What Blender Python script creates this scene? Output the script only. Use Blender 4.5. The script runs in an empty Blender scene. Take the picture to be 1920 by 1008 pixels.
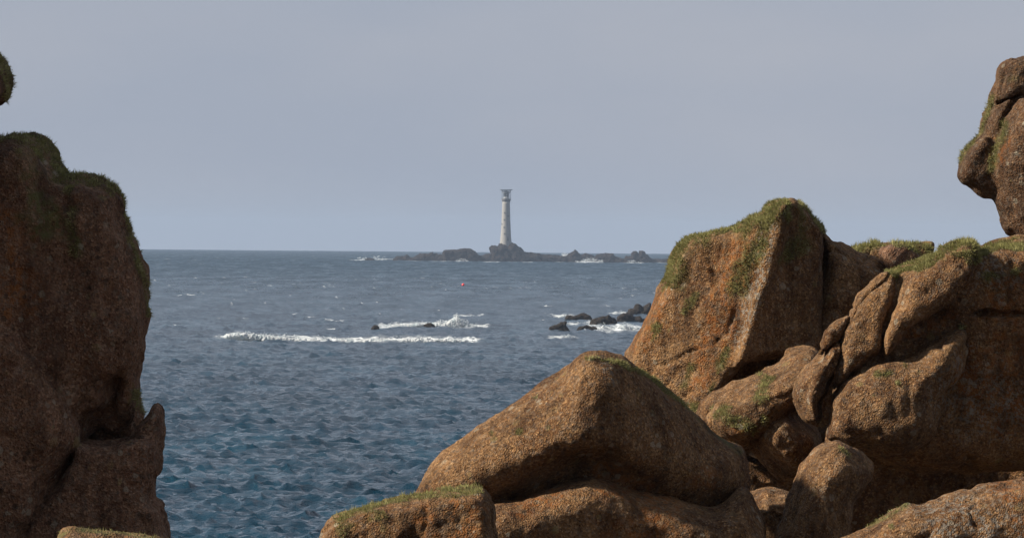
import bpy, math, random
import numpy as np
from mathutils import Matrix, Vector

random.seed(7)
RNG = np.random.default_rng(7)
scene = bpy.context.scene
COL = scene.collection

# ------------------------------------------------------------------ camera
F = 12800.0                 # focal length in photograph pixels (1920 wide)
CAM_H = 20.0
RE = 7.4e6                  # earth radius with refraction
PITCH = -60.5 / F
ROLL = math.radians(0.50)   # the horizon falls to the right

cam_data = bpy.data.cameras.new('camera')
cam_data.sensor_width = 36.0
cam_data.lens = F / 1920 * 36.0
cam_data.clip_start = 0.5
cam_data.clip_end = 60000.0
cam = bpy.data.objects.new('camera', cam_data)
COL.objects.link(cam)
CAM = Vector((0, 0, CAM_H))
fwd = Vector((0, math.cos(PITCH), math.sin(PITCH)))
r0 = Vector((1, 0, 0))
u0 = r0.cross(fwd)
RIGHT = r0 * math.cos(ROLL) + u0 * math.sin(ROLL)
UP = u0 * math.cos(ROLL) - r0 * math.sin(ROLL)
FWD = fwd
M = Matrix((RIGHT, UP, -FWD)).transposed().to_4x4()
M.translation = CAM
cam.matrix_world = M
scene.camera = cam

# ------------------------------------------------------------------ sky, sun, exposure
SUN_DIR = Vector((-0.81, -0.09, 0.54)).normalized()      # towards the sun
sun_el = math.asin(SUN_DIR.z)
sun_az = math.atan2(SUN_DIR.x, SUN_DIR.y)

world = bpy.data.worlds.new('World')
scene.world = world
world.use_nodes = True
nt = world.node_tree
nt.nodes.clear()
wout = nt.nodes.new('ShaderNodeOutputWorld')
bg = nt.nodes.new('ShaderNodeBackground')
sky = nt.nodes.new('ShaderNodeTexSky')
sky.sky_type = 'NISHITA'
sky.sun_disc = False
sky.sun_elevation = sun_el
sky.sun_rotation = sun_az
sky.air_density = 1.0
sky.dust_density = 1.5
bg.inputs['Strength'].default_value = 0.050
wco = nt.nodes.new('ShaderNodeTexCoord')
wmap = nt.nodes.new('ShaderNodeMapping')
wmap.inputs['Scale'].default_value = (9.0, 9.0, 26.0)
wno = nt.nodes.new('ShaderNodeTexNoise')
wno.inputs['Scale'].default_value = 1.6
wno.inputs['Detail'].default_value = 4.0
wno.inputs['Roughness'].default_value = 0.45
wramp = nt.nodes.new('ShaderNodeValToRGB')
wramp.color_ramp.elements[0].position = 0.30
wramp.color_ramp.elements[0].color = (3.60, 4.03, 4.95, 1)
wramp.color_ramp.elements[1].position = 0.72
wramp.color_ramp.elements[1].color = (4.30, 4.52, 5.18, 1)
wmix = nt.nodes.new('ShaderNodeMix')
wmix.data_type = 'RGBA'
wmix.inputs['Factor'].default_value = 0.92       # a high even cloud sheet in front of the clear sky
L = nt.links.new
L(wco.outputs['Generated'], wmap.inputs['Vector'])
L(wmap.outputs['Vector'], wno.inputs['Vector'])
L(wno.outputs['Fac'], wramp.inputs['Fac'])
L(sky.outputs['Color'], wmix.inputs['A'])
L(wramp.outputs['Color'], wmix.inputs['B'])
L(wmix.outputs['Result'], bg.inputs['Color'])
L(bg.outputs['Background'], wout.inputs['Surface'])

sl = bpy.data.lights.new('sun', 'SUN')
sl.energy = 5.0
sl.angle = math.radians(4.0)
sl.color = (1.0, 0.90, 0.76)
sun = bpy.data.objects.new('sun', sl)
sun.rotation_euler = SUN_DIR.to_track_quat('Z', 'Y').to_euler()
sun.location = (0, 0, 80)
COL.objects.link(sun)

vs = scene.view_settings
vs.view_transform = 'Standard'
vs.look = 'None'
vs.exposure = 1.02
vs.gamma = 1.0
vs.use_curve_mapping = False
cy = scene.cycles
cy.use_denoising = True
cy.volume_bounces = 1
cy.max_bounces = 6
cy.filter_width = 1.5

# ------------------------------------------------------------------ helpers
def at(px, py, D):
    """world point D metres out along the view axis, from photograph pixel"""
    return CAM + FWD * D + RIGHT * ((px - 960) / F * D) + UP * ((504 - py) / F * D)

def sea_z(x, y):
    return -(x * x + y * y) / (2 * RE)

def sea_D(px, py):
    """distance along the axis at which the view ray of a pixel meets the calm sea"""
    d = FWD + RIGHT * ((px - 960) / F) + UP * ((504 - py) / F)
    a = (d.x ** 2 + d.y ** 2) / (2 * RE)
    b = d.z
    c = CAM_H
    disc = b * b - 4 * a * c
    if disc < 0:
        return 16000.0
    return (-b - math.sqrt(disc)) / (2 * a)

def mesh_np(name, V, Q, mat=None, smooth=True, tri=False):
    me = bpy.data.meshes.new(name)
    V = np.ascontiguousarray(V, dtype=np.float32)
    Q = np.ascontiguousarray(Q, dtype=np.int32)
    n = 3 if tri else 4
    me.vertices.add(len(V))
    me.vertices.foreach_set('co', V.ravel())
    me.loops.add(Q.size)
    me.loops.foreach_set('vertex_index', Q.ravel())
    me.polygons.add(len(Q))
    me.polygons.foreach_set('loop_start', np.arange(0, Q.size, n, dtype=np.int32))
    if smooth:
        me.polygons.foreach_set('use_smooth', np.ones(len(Q), dtype=bool))
    me.update(calc_edges=True)
    if mat:
        me.materials.append(mat)
    return me

def link(name, me, parent=None, loc=None):
    o = bpy.data.objects.new(name, me)
    COL.objects.link(o)
    if parent is not None:
        o.parent = parent
    if loc is not None:
        o.location = loc
    return o

def tag(o, label=None, cat=None, group=None, kind=None):
    if label: o['label'] = label
    if cat: o['category'] = cat
    if group: o['group'] = group
    if kind: o['kind'] = kind
    return o

def fattr(me, name, vals):
    a = me.attributes.new(name, 'FLOAT', 'POINT')
    a.data.foreach_set('value', np.ascontiguousarray(vals, dtype=np.float32))

LAT = RNG.random((48, 48, 48)).astype(np.float32) * 2 - 1
def noise3(P):
    """trilinear value noise, P (n,3) in lattice units"""
    P = np.asarray(P, dtype=np.float32)
    I = np.floor(P).astype(np.int32)
    f = P - I
    f = f * f * (3 - 2 * f)
    i0 = I % 48
    i1 = (I + 1) % 48
    x0, y0, z0 = i0.T
    x1, y1, z1 = i1.T
    fx, fy, fz = f.T
    c00 = LAT[x0, y0, z0] * (1 - fx) + LAT[x1, y0, z0] * fx
    c10 = LAT[x0, y1, z0] * (1 - fx) + LAT[x1, y1, z0] * fx
    c01 = LAT[x0, y0, z1] * (1 - fx) + LAT[x1, y0, z1] * fx
    c11 = LAT[x0, y1, z1] * (1 - fx) + LAT[x1, y1, z1] * fx
    c0 = c00 * (1 - fy) + c10 * fy
    c1 = c01 * (1 - fy) + c11 * fy
    return c0 * (1 - fz) + c1 * fz

def fbm(P, scale, octaves=3, seed=0.0):
    out = 0
    amp = 1.0
    P = np.asarray(P, dtype=np.float32) / scale + np.float32(seed * 7.31 + 100)
    for k in range(octaves):
        out = out + amp * noise3(P)
        P = P * 2.03 + 17.7
        amp *= 0.5
    return out

def smooth_poly(pts, closed=True, n=6):
    P = np.array(pts, dtype=np.float64)
    out = []
    N = len(P)
    for i in range(N if closed else N - 1):
        if closed:
            a, b, c, d = P[i - 1], P[i], P[(i + 1) % N], P[(i + 2) % N]
        else:
            a, b, c, d = P[max(i - 1, 0)], P[i], P[i + 1], P[min(i + 2, N - 1)]
        for k in range(n):
            t = k / n
            out.append(0.5 * ((2 * b) + (c - a) * t + (2 * a - 5 * b + 4 * c - d) * t * t + (-a + 3 * b - 3 * c + d) * t ** 3))
    return np.array(out)

def poly_sdf(poly, X, Y):
    """signed distance, positive inside"""
    d2 = np.full(X.shape, 1e18)
    inside = np.zeros(X.shape, dtype=bool)
    A = poly
    B = np.roll(poly, -1, axis=0)
    for (ax, ay), (bx, by) in zip(A, B):
        ex, ey = bx - ax, by - ay
        wx, wy = X - ax, Y - ay
        t = np.clip((wx * ex + wy * ey) / (ex * ex + ey * ey + 1e-9), 0, 1)
        d2 = np.minimum(d2, (wx - ex * t) ** 2 + (wy - ey * t) ** 2)
        if ay != by:
            c = ((ay <= Y) & (by > Y)) | ((by <= Y) & (ay > Y))
            inside ^= c & (X < ax + (Y - ay) / (by - ay) * ex)
    d = np.sqrt(d2)
    return np.where(inside, d, -d)

def blur2(a, r):
    if r < 1:
        return a
    k = np.exp(-0.5 * (np.arange(-3 * r, 3 * r + 1) / r) ** 2)
    k /= k.sum()
    p = np.pad(a, 3 * r, mode='edge')
    n, m = a.shape
    q = sum(kk * p[i:i + n] for i, kk in enumerate(k))
    return sum(kk * q[:, i:i + m] for i, kk in enumerate(k))

def surface_nets(Fv, origin, h):
    """numpy surface nets; F<0 inside. returns vertices (grid units scaled) and quads"""
    s = Fv < 0
    n0, n1, n2 = Fv.shape
    c = s[:-1, :-1, :-1].astype(np.int8)
    tot = np.zeros((n0 - 1, n1 - 1, n2 - 1), dtype=np.int8)
    for i in (0, 1):
        for j in (0, 1):
            for k in (0, 1):
                tot += s[i:n0 - 1 + i, j:n1 - 1 + j, k:n2 - 1 + k]
    act = (tot > 0) & (tot < 8)
    I, J, K = np.nonzero(act)
    idx = np.full(act.shape, -1, dtype=np.int32)
    idx[I, J, K] = np.arange(len(I))
    cor = {}
    for i in (0, 1):
        for j in (0, 1):
            for k in (0, 1):
                cor[i, j, k] = Fv[I + i, J + j, K + k]
    acc = np.zeros((len(I), 3))
    cnt = np.zeros(len(I))
    keys = list(cor)
    for a in keys:
        for b in keys:
            if a < b and sum(abs(p - q) for p, q in zip(a, b)) == 1:
                fa, fb = cor[a], cor[b]
                m = (fa < 0) != (fb < 0)
                t = np.where(m, fa / np.where(m, fa - fb, 1), 0)
                for ax in range(3):
                    acc[:, ax] += np.where(m, a[ax] + t * (b[ax] - a[ax]), 0)
                cnt += m
    V = np.stack([I, J, K], 1) + acc / cnt[:, None]
    V = V * h + np.array(origin)
    quads = []
    for ax in range(3):
        sl0 = [slice(None)] * 3
        sl1 = [slice(None)] * 3
        sl0[ax] = slice(0, -1)
        sl1[ax] = slice(1, None)
        a = s[tuple(sl0)]
        b = s[tuple(sl1)]
        ch = a != b
        p = np.array(np.nonzero(ch))
        o1, o2 = [(1, 2), (2, 0), (0, 1)][ax]
        ok = (p[o1] > 0) & (p[o2] > 0) & (p[o1] < Fv.shape[o1] - 1) & (p[o2] < Fv.shape[o2] - 1)
        p = p[:, ok]
        sa = a[p[0], p[1], p[2]]
        def cell(d1, d2):
            q = p.copy()
            q[o1] += d1
            q[o2] += d2
            return idx[q[0], q[1], q[2]]
        q = np.stack([cell(-1, -1), cell(0, -1), cell(0, 0), cell(-1, 0)], 1)
        q[~sa] = q[~sa][:, ::-1]
        quads.append(q)
    Q = np.concatenate(quads)
    Q = Q[(Q >= 0).all(1)]
    return V, Q

def vnormals(V, Q):
    n = np.cross(V[Q[:, 2]] - V[Q[:, 0]], V[Q[:, 3]] - V[Q[:, 1]])
    N = np.zeros_like(V)
    for k in range(4):
        np.add.at(N, Q[:, k], n)
    return N / (np.linalg.norm(N, axis=1, keepdims=True) + 1e-12)

def lobe_field(prims, h, pad=16, k=10.0):
    """implicit field of pillow-like lobes. u right, v down, w away from the camera, all in photograph pixels.
    prim: dict(poly, R edge rounding, T half thickness, w depth, tilt (a,b), blur, cut)"""
    solid = [p for p in prims if not p.get('cut')]
    allp = np.concatenate([np.array(p['poly'], dtype=float) for p in solid])
    ulo, vlo = allp.min(0) - pad
    uhi, vhi = allp.max(0) + pad
    wlo = 1e9
    whi = -1e9
    for p in solid:
        q = np.array(p['poly'], dtype=float)
        a, b = p.get('tilt', (0, 0))
        t = np.abs(q - q.mean(0)) @ np.array([abs(a), abs(b)])
        wlo = min(wlo, p.get('w', 0) - p['T'] - t.max() - pad)
        whi = max(whi, p.get('w', 0) + p['T'] + t.max() + pad)
    U = np.arange(ulo, uhi + h, h)
    Vv = np.arange(vlo, vhi + h, h)
    W = np.arange(wlo, whi + h, h)
    X, Y = np.meshgrid(U, Vv, indexing='ij')
    Fv = None
    for p in prims:
        poly = smooth_poly(p['poly'], n=p.get('n', 5))
        d = poly_sdf(poly, X, Y)
        br = int(round(p.get('blur', 8) / h))
        if br:
            din = blur2(d, br)
            t = np.clip(d / (3.0 * p.get('blur', 8)), 0, 1)
            d = d * (1 - t) + din * t
        R, T = float(p['R']), float(p['T'])
        q = np.maximum((R - d) / R, 0)
        cu, cv = np.array(p['poly'], dtype=float).mean(0)
        a, b = p.get('tilt', (0, 0))
        wc = p.get('w', 0) + a * (X - cu) + b * (Y - cv)
        e = p.get('e', 2.0)
        z = ((W[None, None, :] - wc[:, :, None]) / T).astype(np.float32)
        q3 = q[:, :, None].astype(np.float32)
        if e == 2.0:
            f = np.sqrt(q3 * q3 + z * z)
        else:
            f = (q3 ** e + np.abs(z) ** e) ** (1 / e)
        f = ((f - 1) * min(R, T)).astype(np.float32)
        if Fv is None:
            Fv = f
        elif p.get('cut'):
            kk = p.get('k', 4.0)
            hh = np.clip(0.5 - 0.5 * (Fv + f) / kk, 0, 1)
            Fv = Fv * (1 - hh) - f * hh + kk * hh * (1 - hh)
        else:
            kk = p.get('k', k)
            hh = np.clip(0.5 + 0.5 * (Fv - f) / kk, 0, 1)
            Fv = Fv * (1 - hh) + f * hh - kk * hh * (1 - hh)
    Fv[0] = Fv[-1] = 9
    Fv[:, 0] = Fv[:, -1] = 9
    Fv[:, :, 0] = Fv[:, :, -1] = 9
    return Fv, (ulo, vlo, wlo)

def roughen(V, Q, noise, cracks=(), facet=1.0):
    # push the smooth lobe surface in and out along its normals, coarse to fine
    for amp, sc, sd in noise:
        N = vnormals(V, Q)
        V = V - N * (amp * fbm(V, sc, 2, sd))[:, None]
    if cracks:
        # joint-bounded facets: creases where the noise changes sign
        N = vnormals(V, Q)
        V = V + N * (7.0 * facet * (np.abs(fbm(V, 85.0, 1, 14)) - 0.3) + 3.6 * facet * (np.abs(fbm(V, 34.0, 1, 15)) - 0.3))[:, None]
        N = vnormals(V, Q)
        g = 0
        for (amp, sx, sy, wid, sd) in cracks:
            P = V / np.array([sx, sy, 0.5 * (sx + sy)]) + 0.25 * np.stack([fbm(V, 60.0, 2, sd + 3)] * 3, 1)
            a = fbm(P, 1.0, 1, sd)
            m = np.clip(fbm(V, 120.0, 2, sd + 9) * 2.2 + 0.3, 0, 1)
            g = g + amp * m * np.exp(-(a / wid) ** 2)
        V = V - N * g[:, None]
    return V

def to_world(uvw, D):
    s = D / F
    c = np.array(CAM + FWD * D)
    R_, U_, F_ = np.array(RIGHT), np.array(UP), np.array(FWD)
    return c + ((uvw[:, :1] - 960) * R_ + (504 - uvw[:, 1:2]) * U_ + uvw[:, 2:3] * F_) * s

def seg_dist(P, line):
    line = np.array(line, dtype=float)
    if len(line) == 1:
        return np.hypot(P[:, 0] - line[0, 0], P[:, 1] - line[0, 1])
    best = np.full(len(P), 1e9)
    for a, b in zip(line[:-1], line[1:]):
        e = b - a
        t = np.clip(((P - a) @ e) / (e @ e + 1e-9), 0, 1)
        best = np.minimum(best, np.hypot(*(P - a - t[:, None] * e).T))
    return best

# ------------------------------------------------------------------ materials
def new_mat(name):
    m = bpy.data.materials.new(name)
    m.use_nodes = True
    m.node_tree.nodes.clear()
    return m, m.node_tree

def nd(nt, typ, **kw):
    n = nt.nodes.new('ShaderNode' + typ)
    for k, v in kw.items():
        if k in n.inputs.keys():
            n.inputs[k].default_value = v
        else:
            setattr(n, k, v)
    return n

def ramp(nt, src, p0, p1, c0=(0, 0, 0, 1), c1=(1, 1, 1, 1)):
    r = nt.nodes.new('ShaderNodeValToRGB')
    r.color_ramp.elements[0].position = p0
    r.color_ramp.elements[1].position = p1
    r.color_ramp.elements[0].color = c0
    r.color_ramp.elements[1].color = c1
    nt.links.new(src, r.inputs['Fac'])
    return r.outputs['Color']

def mix(nt, fac, a, b, blend='MIX'):
    m = nt.nodes.new('ShaderNodeMix')
    m.data_type = 'RGBA'
    m.blend_type = blend
    for sock, v in (('Factor', fac), ('A', a), ('B', b)):
        if hasattr(v, 'is_linked'):
            nt.links.new(v, m.inputs[sock])
        else:
            m.inputs[sock].default_value = v
    return m.outputs['Result']

def math_(nt, op, a, b=0.0):
    m = nt.nodes.new('ShaderNodeMath')
    m.operation = op
    for i, v in enumerate((a, b)):
        if hasattr(v, 'is_linked'):
            nt.links.new(v, m.inputs[i])
        else:
            m.inputs[i].default_value = v
    return m.outputs[0]

def granite(name, c_dark, c_mid, c_pale, orange=0.5, grain=1.0):
    m, t = new_mat(name)
    geo = nd(t, 'NewGeometry')
    pos = geo.outputs['Position']
    def noise(scale, detail=4.0, rough=0.55, off=0.0):
        n = nd(t, 'TexNoise', Scale=scale, Detail=detail, Roughness=rough)
        mp = nd(t, 'Mapping')
        mp.inputs['Location'].default_value = (off, off * 1.7, -off)
        t.links.new(pos, mp.inputs['Vector'])
        t.links.new(mp.outputs['Vector'], n.inputs['Vector'])
        return n.outputs['Fac']
    big = noise(1.3, 5)
    mid = noise(7.0, 5, off=3)
    fine = noise(42 * grain, 3, 0.7, off=9)
    vor = nd(t, 'TexVoronoi', Scale=66 * grain)
    t.links.new(pos, vor.inputs['Vector'])
    sep = nd(t, 'SeparateColor')
    t.links.new(vor.outputs['Color'], sep.inputs['Color'])
    col = mix(t, ramp(t, big, 0.34, 0.66), c_dark + (1,), c_mid + (1,))
    col = mix(t, math_(t, 'MULTIPLY', ramp(t, mid, 0.45, 0.75), 0.55), col, c_pale + (1,))
    # crystals: pale feldspar and dark mica
    col = mix(t, math_(t, 'MULTIPLY', ramp(t, sep.outputs['Red'], 0.70, 0.95), 0.48), col, tuple(min(1, c * 1.6) for c in c_pale) + (1,))
    col = mix(t, math_(t, 'MULTIPLY', ramp(t, sep.outputs['Green'], 0.6, 0.95), 0.6), col, tuple(c * 0.3 for c in c_dark) + (1,))
    col = mix(t, 0.65, col, ramp(t, fine, 0.3, 0.7, (0.35, 0.34, 0.33, 1), (1.45, 1.42, 1.35, 1)), 'MULTIPLY')
    # lichens
    oa = nd(t, 'Attribute', attribute_name='orange')
    onz = ramp(t, noise(15, 7, 0.72, off=21), 0.47, 0.57)
    ofac = math_(t, 'MULTIPLY', onz, math_(t, 'ADD', oa.outputs['Fac'], math_(t, 'MULTIPLY', ramp(t, noise(1.7, 3, off=33), 0.5, 0.68), orange * 0.4)))
    ofac = math_(t, 'MINIMUM', ofac, 0.7)
    ocol = mix(t, noise(30, 3, off=5), (0.13, 0.038, 0.008, 1), (0.21, 0.080, 0.016, 1))
    col = mix(t, ofac, col, ocol)
    ga = nd(t, 'Attribute', attribute_name='grey')
    gfac = math_(t, 'MULTIPLY', ramp(t, noise(24, 6, 0.7, off=41), 0.50, 0.58), math_(t, 'ADD', ga.outputs['Fac'], 0.22))
    col = mix(t, math_(t, 'MINIMUM', gfac, 0.7), col, (0.16, 0.148, 0.125, 1))
    ma = nd(t, 'Attribute', attribute_name='moss')
    mcol = mix(t, noise(25, 4, off=55), (0.045, 0.045, 0.015, 1), (0.10, 0.098, 0.036, 1))
    mfac = math_(t, 'MULTIPLY', ma.outputs['Fac'], ramp(t, noise(22, 4, off=61), 0.32, 0.56))
    col = mix(t, math_(t, 'MINIMUM', mfac, 0.9), col, mcol)
    # crisp-edged crusts of pale and of black lichen, in colonies
    def crust(scale, r0, mask_off, m0, m1):
        v = nd(t, 'TexVoronoi', Scale=scale)
        wob = nd(t, 'TexNoise', Scale=scale * 3.0, Detail=3.0)
        t.links.new(pos, wob.inputs['Vector'])
        t.links.new(pos, v.inputs['Vector'])
        d = math_(t, 'ADD', v.outputs['Distance'], math_(t, 'MULTIPLY', wob.outputs['Fac'], 0.35))
        sc = nd(t, 'SeparateColor')
        t.links.new(v.outputs['Color'], sc.inputs['Color'])
        rad = math_(t, 'MULTIPLY', sc.outputs['Blue'], r0)
        return math_(t, 'MULTIPLY', math_(t, 'LESS_THAN', d, rad), ramp(t, noise(2.2, 4, off=mask_off), m0, m1))
    if grain == 1.0:
        col = mix(t, math_(t, 'MULTIPLY', crust(11.0, 0.55, 71, 0.46, 0.60), 0.5), col, (0.24, 0.22, 0.17, 1))
        col = mix(t, math_(t, 'MULTIPLY', crust(17.0, 0.60, 83, 0.44, 0.58), 0.62), col, (0.030, 0.022, 0.016, 1))
        col = mix(t, math_(t, 'MULTIPLY', crust(7.0, 0.50, 95, 0.50, 0.62), 0.45), col, (0.17, 0.135, 0.055, 1))
    # dark water stains running down
    mst = nd(t, 'Mapping')
    mst.inputs['Scale'].default_value = (5.5, 5.5, 0.8)
    t.links.new(pos, mst.inputs['Vector'])
    nst = nd(t, 'TexNoise', Scale=1.0, Detail=5.0, Roughness=0.6)
    t.links.new(mst.outputs['Vector'], nst.inputs['Vector'])
    col = mix(t, 1.0, col, ramp(t, nst.outputs['Fac'], 0.36, 0.56, (0.55, 0.52, 0.50, 1), (1.08, 1.08, 1.08, 1)), 'MULTIPLY')
    b = nd(t, 'BsdfPrincipled', Roughness=0.92)
    b.inputs['Specular IOR Level'].default_value = 0.15
    t.links.new(col, b.inputs['Base Color'])
    hgt = math_(t, 'ADD', math_(t, 'MULTIPLY', fine, 0.8), math_(t, 'MULTIPLY', vor.outputs['Distance'], 0.55))
    hgt = math_(t, 'ADD', hgt, math_(t, 'MULTIPLY', noise(16, 4, off=13), 1.3))
    bump = nd(t, 'Bump', Strength=1.0, Distance=0.021 / grain)
    t.links.new(hgt, bump.inputs['Height'])
    t.links.new(bump.outputs['Normal'], b.inputs['Normal'])
    out = nd(t, 'OutputMaterial')
    t.links.new(b.outputs['BSDF'], out.inputs['Surface'])
    return m

MAT_ROCK = granite('granite_lichened', (0.072, 0.032, 0.012), (0.146, 0.077, 0.032), (0.225, 0.140, 0.069), 0.5)
MAT_ROCKD = granite('granite_brown', (0.094, 0.046, 0.027), (0.150, 0.080, 0.048), (0.20, 0.125, 0.080), 0.35)
MAT_ROCK_SHADED = granite('granite_shaded', (0.045, 0.021, 0.010), (0.088, 0.045, 0.021), (0.135, 0.083, 0.045), 0.3)  # darker copy of the granite: the perched boulder's shade put into its colour
MAT_REEF = granite('reef_rock', (0.016, 0.012, 0.013), (0.034, 0.025, 0.024), (0.062, 0.045, 0.037), 0.0, grain=0.012)
MAT_SKERRY = granite('wet_sea_rock', (0.014, 0.011, 0.010), (0.030, 0.024, 0.021), (0.055, 0.042, 0.035), 0.0, grain=0.06)

def simple(name, col, rough=0.6, bumpscale=0, bumpd=0.01, var=0.2, metal=0.0):
    m, t = new_mat(name)
    b = nd(t, 'BsdfPrincipled', Roughness=rough, Metallic=metal)
    geo = nd(t, 'NewGeometry')
    n = nd(t, 'TexNoise', Scale=bumpscale or 1.0, Detail=4.0)
    t.links.new(geo.outputs['Position'], n.inputs['Vector'])
    c = mix(t, n.outputs['Fac'], tuple(x * (1 - var) for x in col) + (1,), tuple(min(1, x * (1 + var)) for x in col) + (1,))
    t.links.new(c, b.inputs['Base Color'])
    if bumpscale:
        bp = nd(t, 'Bump', Strength=0.6, Distance=bumpd)
        t.links.new(n.outputs['Fac'], bp.inputs['Height'])
        t.links.new(bp.outputs['Normal'], b.inputs['Normal'])
    out = nd(t, 'OutputMaterial')
    t.links.new(b.outputs['BSDF'], out.inputs['Surface'])
    return m

def moss_mat():
    m, t = new_mat('sea_ivory')
    a = nd(t, 'Attribute', attribute_name='tint')
    r = t.nodes.new('ShaderNodeValToRGB')
    e = r.color_ramp.elements
    e[0].position = 0.0; e[0].color = (0.075, 0.072, 0.025, 1)
    e[1].position = 1.0; e[1].color = (0.38, 0.355, 0.17, 1)
    e.new(0.45).color = (0.185, 0.178, 0.066, 1)
    t.links.new(a.outputs['Fac'], r.inputs['Fac'])
    d = nd(t, 'BsdfDiffuse')
    tr = nd(t, 'BsdfTranslucent')
    t.links.new(r.outputs['Color'], d.inputs['Color'])
    t.links.new(r.outputs['Color'], tr.inputs['Color'])
    mx = nd(t, 'MixShader', Fac=0.3)
    t.links.new(d.outputs['BSDF'], mx.inputs[1])
    t.links.new(tr.outputs['BSDF'], mx.inputs[2])
    out = nd(t, 'OutputMaterial')
    t.links.new(mx.outputs['Shader'], out.inputs['Surface'])
    return m
MAT_MOSS = moss_mat()

def foam_mat():
    m, t = new_mat('surf_foam')
    geo = nd(t, 'NewGeometry')
    n = nd(t, 'TexNoise', Scale=0.9, Detail=6.0, Roughness=0.7)
    t.links.new(geo.outputs['Position'], n.inputs['Vector'])
    b = nd(t, 'BsdfPrincipled', Roughness=0.8)
    c = mix(t, ramp(t, n.outputs['Fac'], 0.36, 0.52), (0.36, 0.45, 0.49, 1), (0.66, 0.69, 0.71, 1))
    t.links.new(c, b.inputs['Base Color'])
    bp = nd(t, 'Bump', Strength=1.0, Distance=0.35)
    t.links.new(n.outputs['Fac'], bp.inputs['Height'])
    t.links.new(bp.outputs['Normal'], b.inputs['Normal'])
    tr = nd(t, 'BsdfTranslucent')
    t.links.new(c, tr.inputs['Color'])
    mx = nd(t, 'MixShader', Fac=0.4)
    t.links.new(b.outputs['BSDF'], mx.inputs[1])
    t.links.new(tr.outputs['BSDF'], mx.inputs[2])
    out = nd(t, 'OutputMaterial')
    t.links.new(mx.outputs['Shader'], out.inputs['Surface'])
    return m
MAT_FOAM = foam_mat()

def sea_mat():
    m, t = new_mat('sea_water')
    geo = nd(t, 'NewGeometry')
    b = nd(t, 'BsdfPrincipled', Roughness=0.1, IOR=1.333)
    b.inputs['Specular IOR Level'].default_value = 0.23
    n1 = nd(t, 'TexNoise', Scale=0.9, Detail=5.0, Roughness=0.6)
    mp = nd(t, 'Mapping')
    mp.inputs['Scale'].default_value = (0.45, 1.3, 1.0)
    mp.inputs['Rotation'].default_value = (0, 0, 0.25)
    t.links.new(geo.outputs['Position'], mp.inputs['Vector'])
    t.links.new(mp.outputs['Vector'], n1.inputs['Vector'])
    n2 = nd(t, 'TexNoise', Scale=0.006, Detail=3.0)
    t.links.new(geo.outputs['Position'], n2.inputs['Vector'])
    wc = mix(t, ramp(t, n2.outputs['Fac'], 0.35, 0.65), (0.003, 0.022, 0.043, 1), (0.004, 0.029, 0.052, 1))
    # wave-slope shading painted into the colour, in streaks broad enough to read far out
    def streak(sx_, sy_, rot):
        mps = nd(t, 'Mapping')
        mps.inputs['Scale'].default_value = (sx_, sy_, 0.0)
        mps.inputs['Rotation'].default_value = (0, 0, rot)
        t.links.new(geo.outputs['Position'], mps.inputs['Vector'])
        ns = nd(t, 'TexNoise', Scale=1.0, Detail=4.0, Roughness=0.6)
        t.links.new(mps.outputs['Vector'], ns.inputs['Vector'])
        return ramp(t, ns.outputs['Fac'], 0.36, 0.64)
    st = math_(t, 'ADD', math_(t, 'MULTIPLY', streak(0.12, 0.020, 0.03), 0.5), math_(t, 'MULTIPLY', streak(0.06, 0.0055, -0.02), 0.5))
    wc = mix(t, st, (0.001, 0.012, 0.022, 1), wc)
    wc = mix(t, math_(t, 'MULTIPLY', ramp(t, st, 0.55, 0.85), 0.6), wc, (0.005, 0.031, 0.052, 1))
    fa = nd(t, 'Attribute', attribute_name='foam')
    n3 = nd(t, 'TexNoise', Scale=1.0, Detail=5.0, Roughness=0.65)
    mp3 = nd(t, 'Mapping')
    mp3.inputs['Scale'].default_value = (0.45, 0.09, 0.5)
    mp3.inputs['Rotation'].default_value = (0, 0, 0.12)
    t.links.new(geo.outputs['Position'], mp3.inputs['Vector'])
    t.links.new(mp3.outputs['Vector'], n3.inputs['Vector'])
    f = math_(t, 'MULTIPLY', fa.outputs['Fac'], ramp(t, n3.outputs['Fac'], 0.38, 0.56))
    col = mix(t, f, wc, (0.66, 0.70, 0.72, 1))
    t.links.new(col, b.inputs['Base Color'])
    # ripples too small for the mesh: the open water is rougher than the lee of the headland
    sx = nd(t, 'SeparateXYZ')
    t.links.new(geo.outputs['Position'], sx.inputs['Vector'])
    mr = nd(t, 'MapRange')
    mr.inputs['From Min'].default_value = 400; mr.inputs['From Max'].default_value = 6000
    mr.inputs['To Min'].default_value = 0.05; mr.inputs['To Max'].default_value = 0.58
    t.links.new(sx.outputs['Y'], mr.inputs['Value'])
    ro = math_(t, 'MULTIPLY', mr.outputs['Result'], math_(t, 'ADD', math_(t, 'MULTIPLY', st, -0.75), 1.35))
    ro = math_(t, 'MAXIMUM', ro, f)
    t.links.new(ro, b.inputs['Roughness'])
    bp = nd(t, 'Bump', Strength=1.0, Distance=0.5)
    t.links.new(n1.outputs['Fac'], bp.inputs['Height'])
    t.links.new(bp.outputs['Normal'], b.inputs['Normal'])
    out = nd(t, 'OutputMaterial')
    t.links.new(b.outputs['BSDF'], out.inputs['Surface'])
    return m
MAT_SEA = sea_mat()

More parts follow.
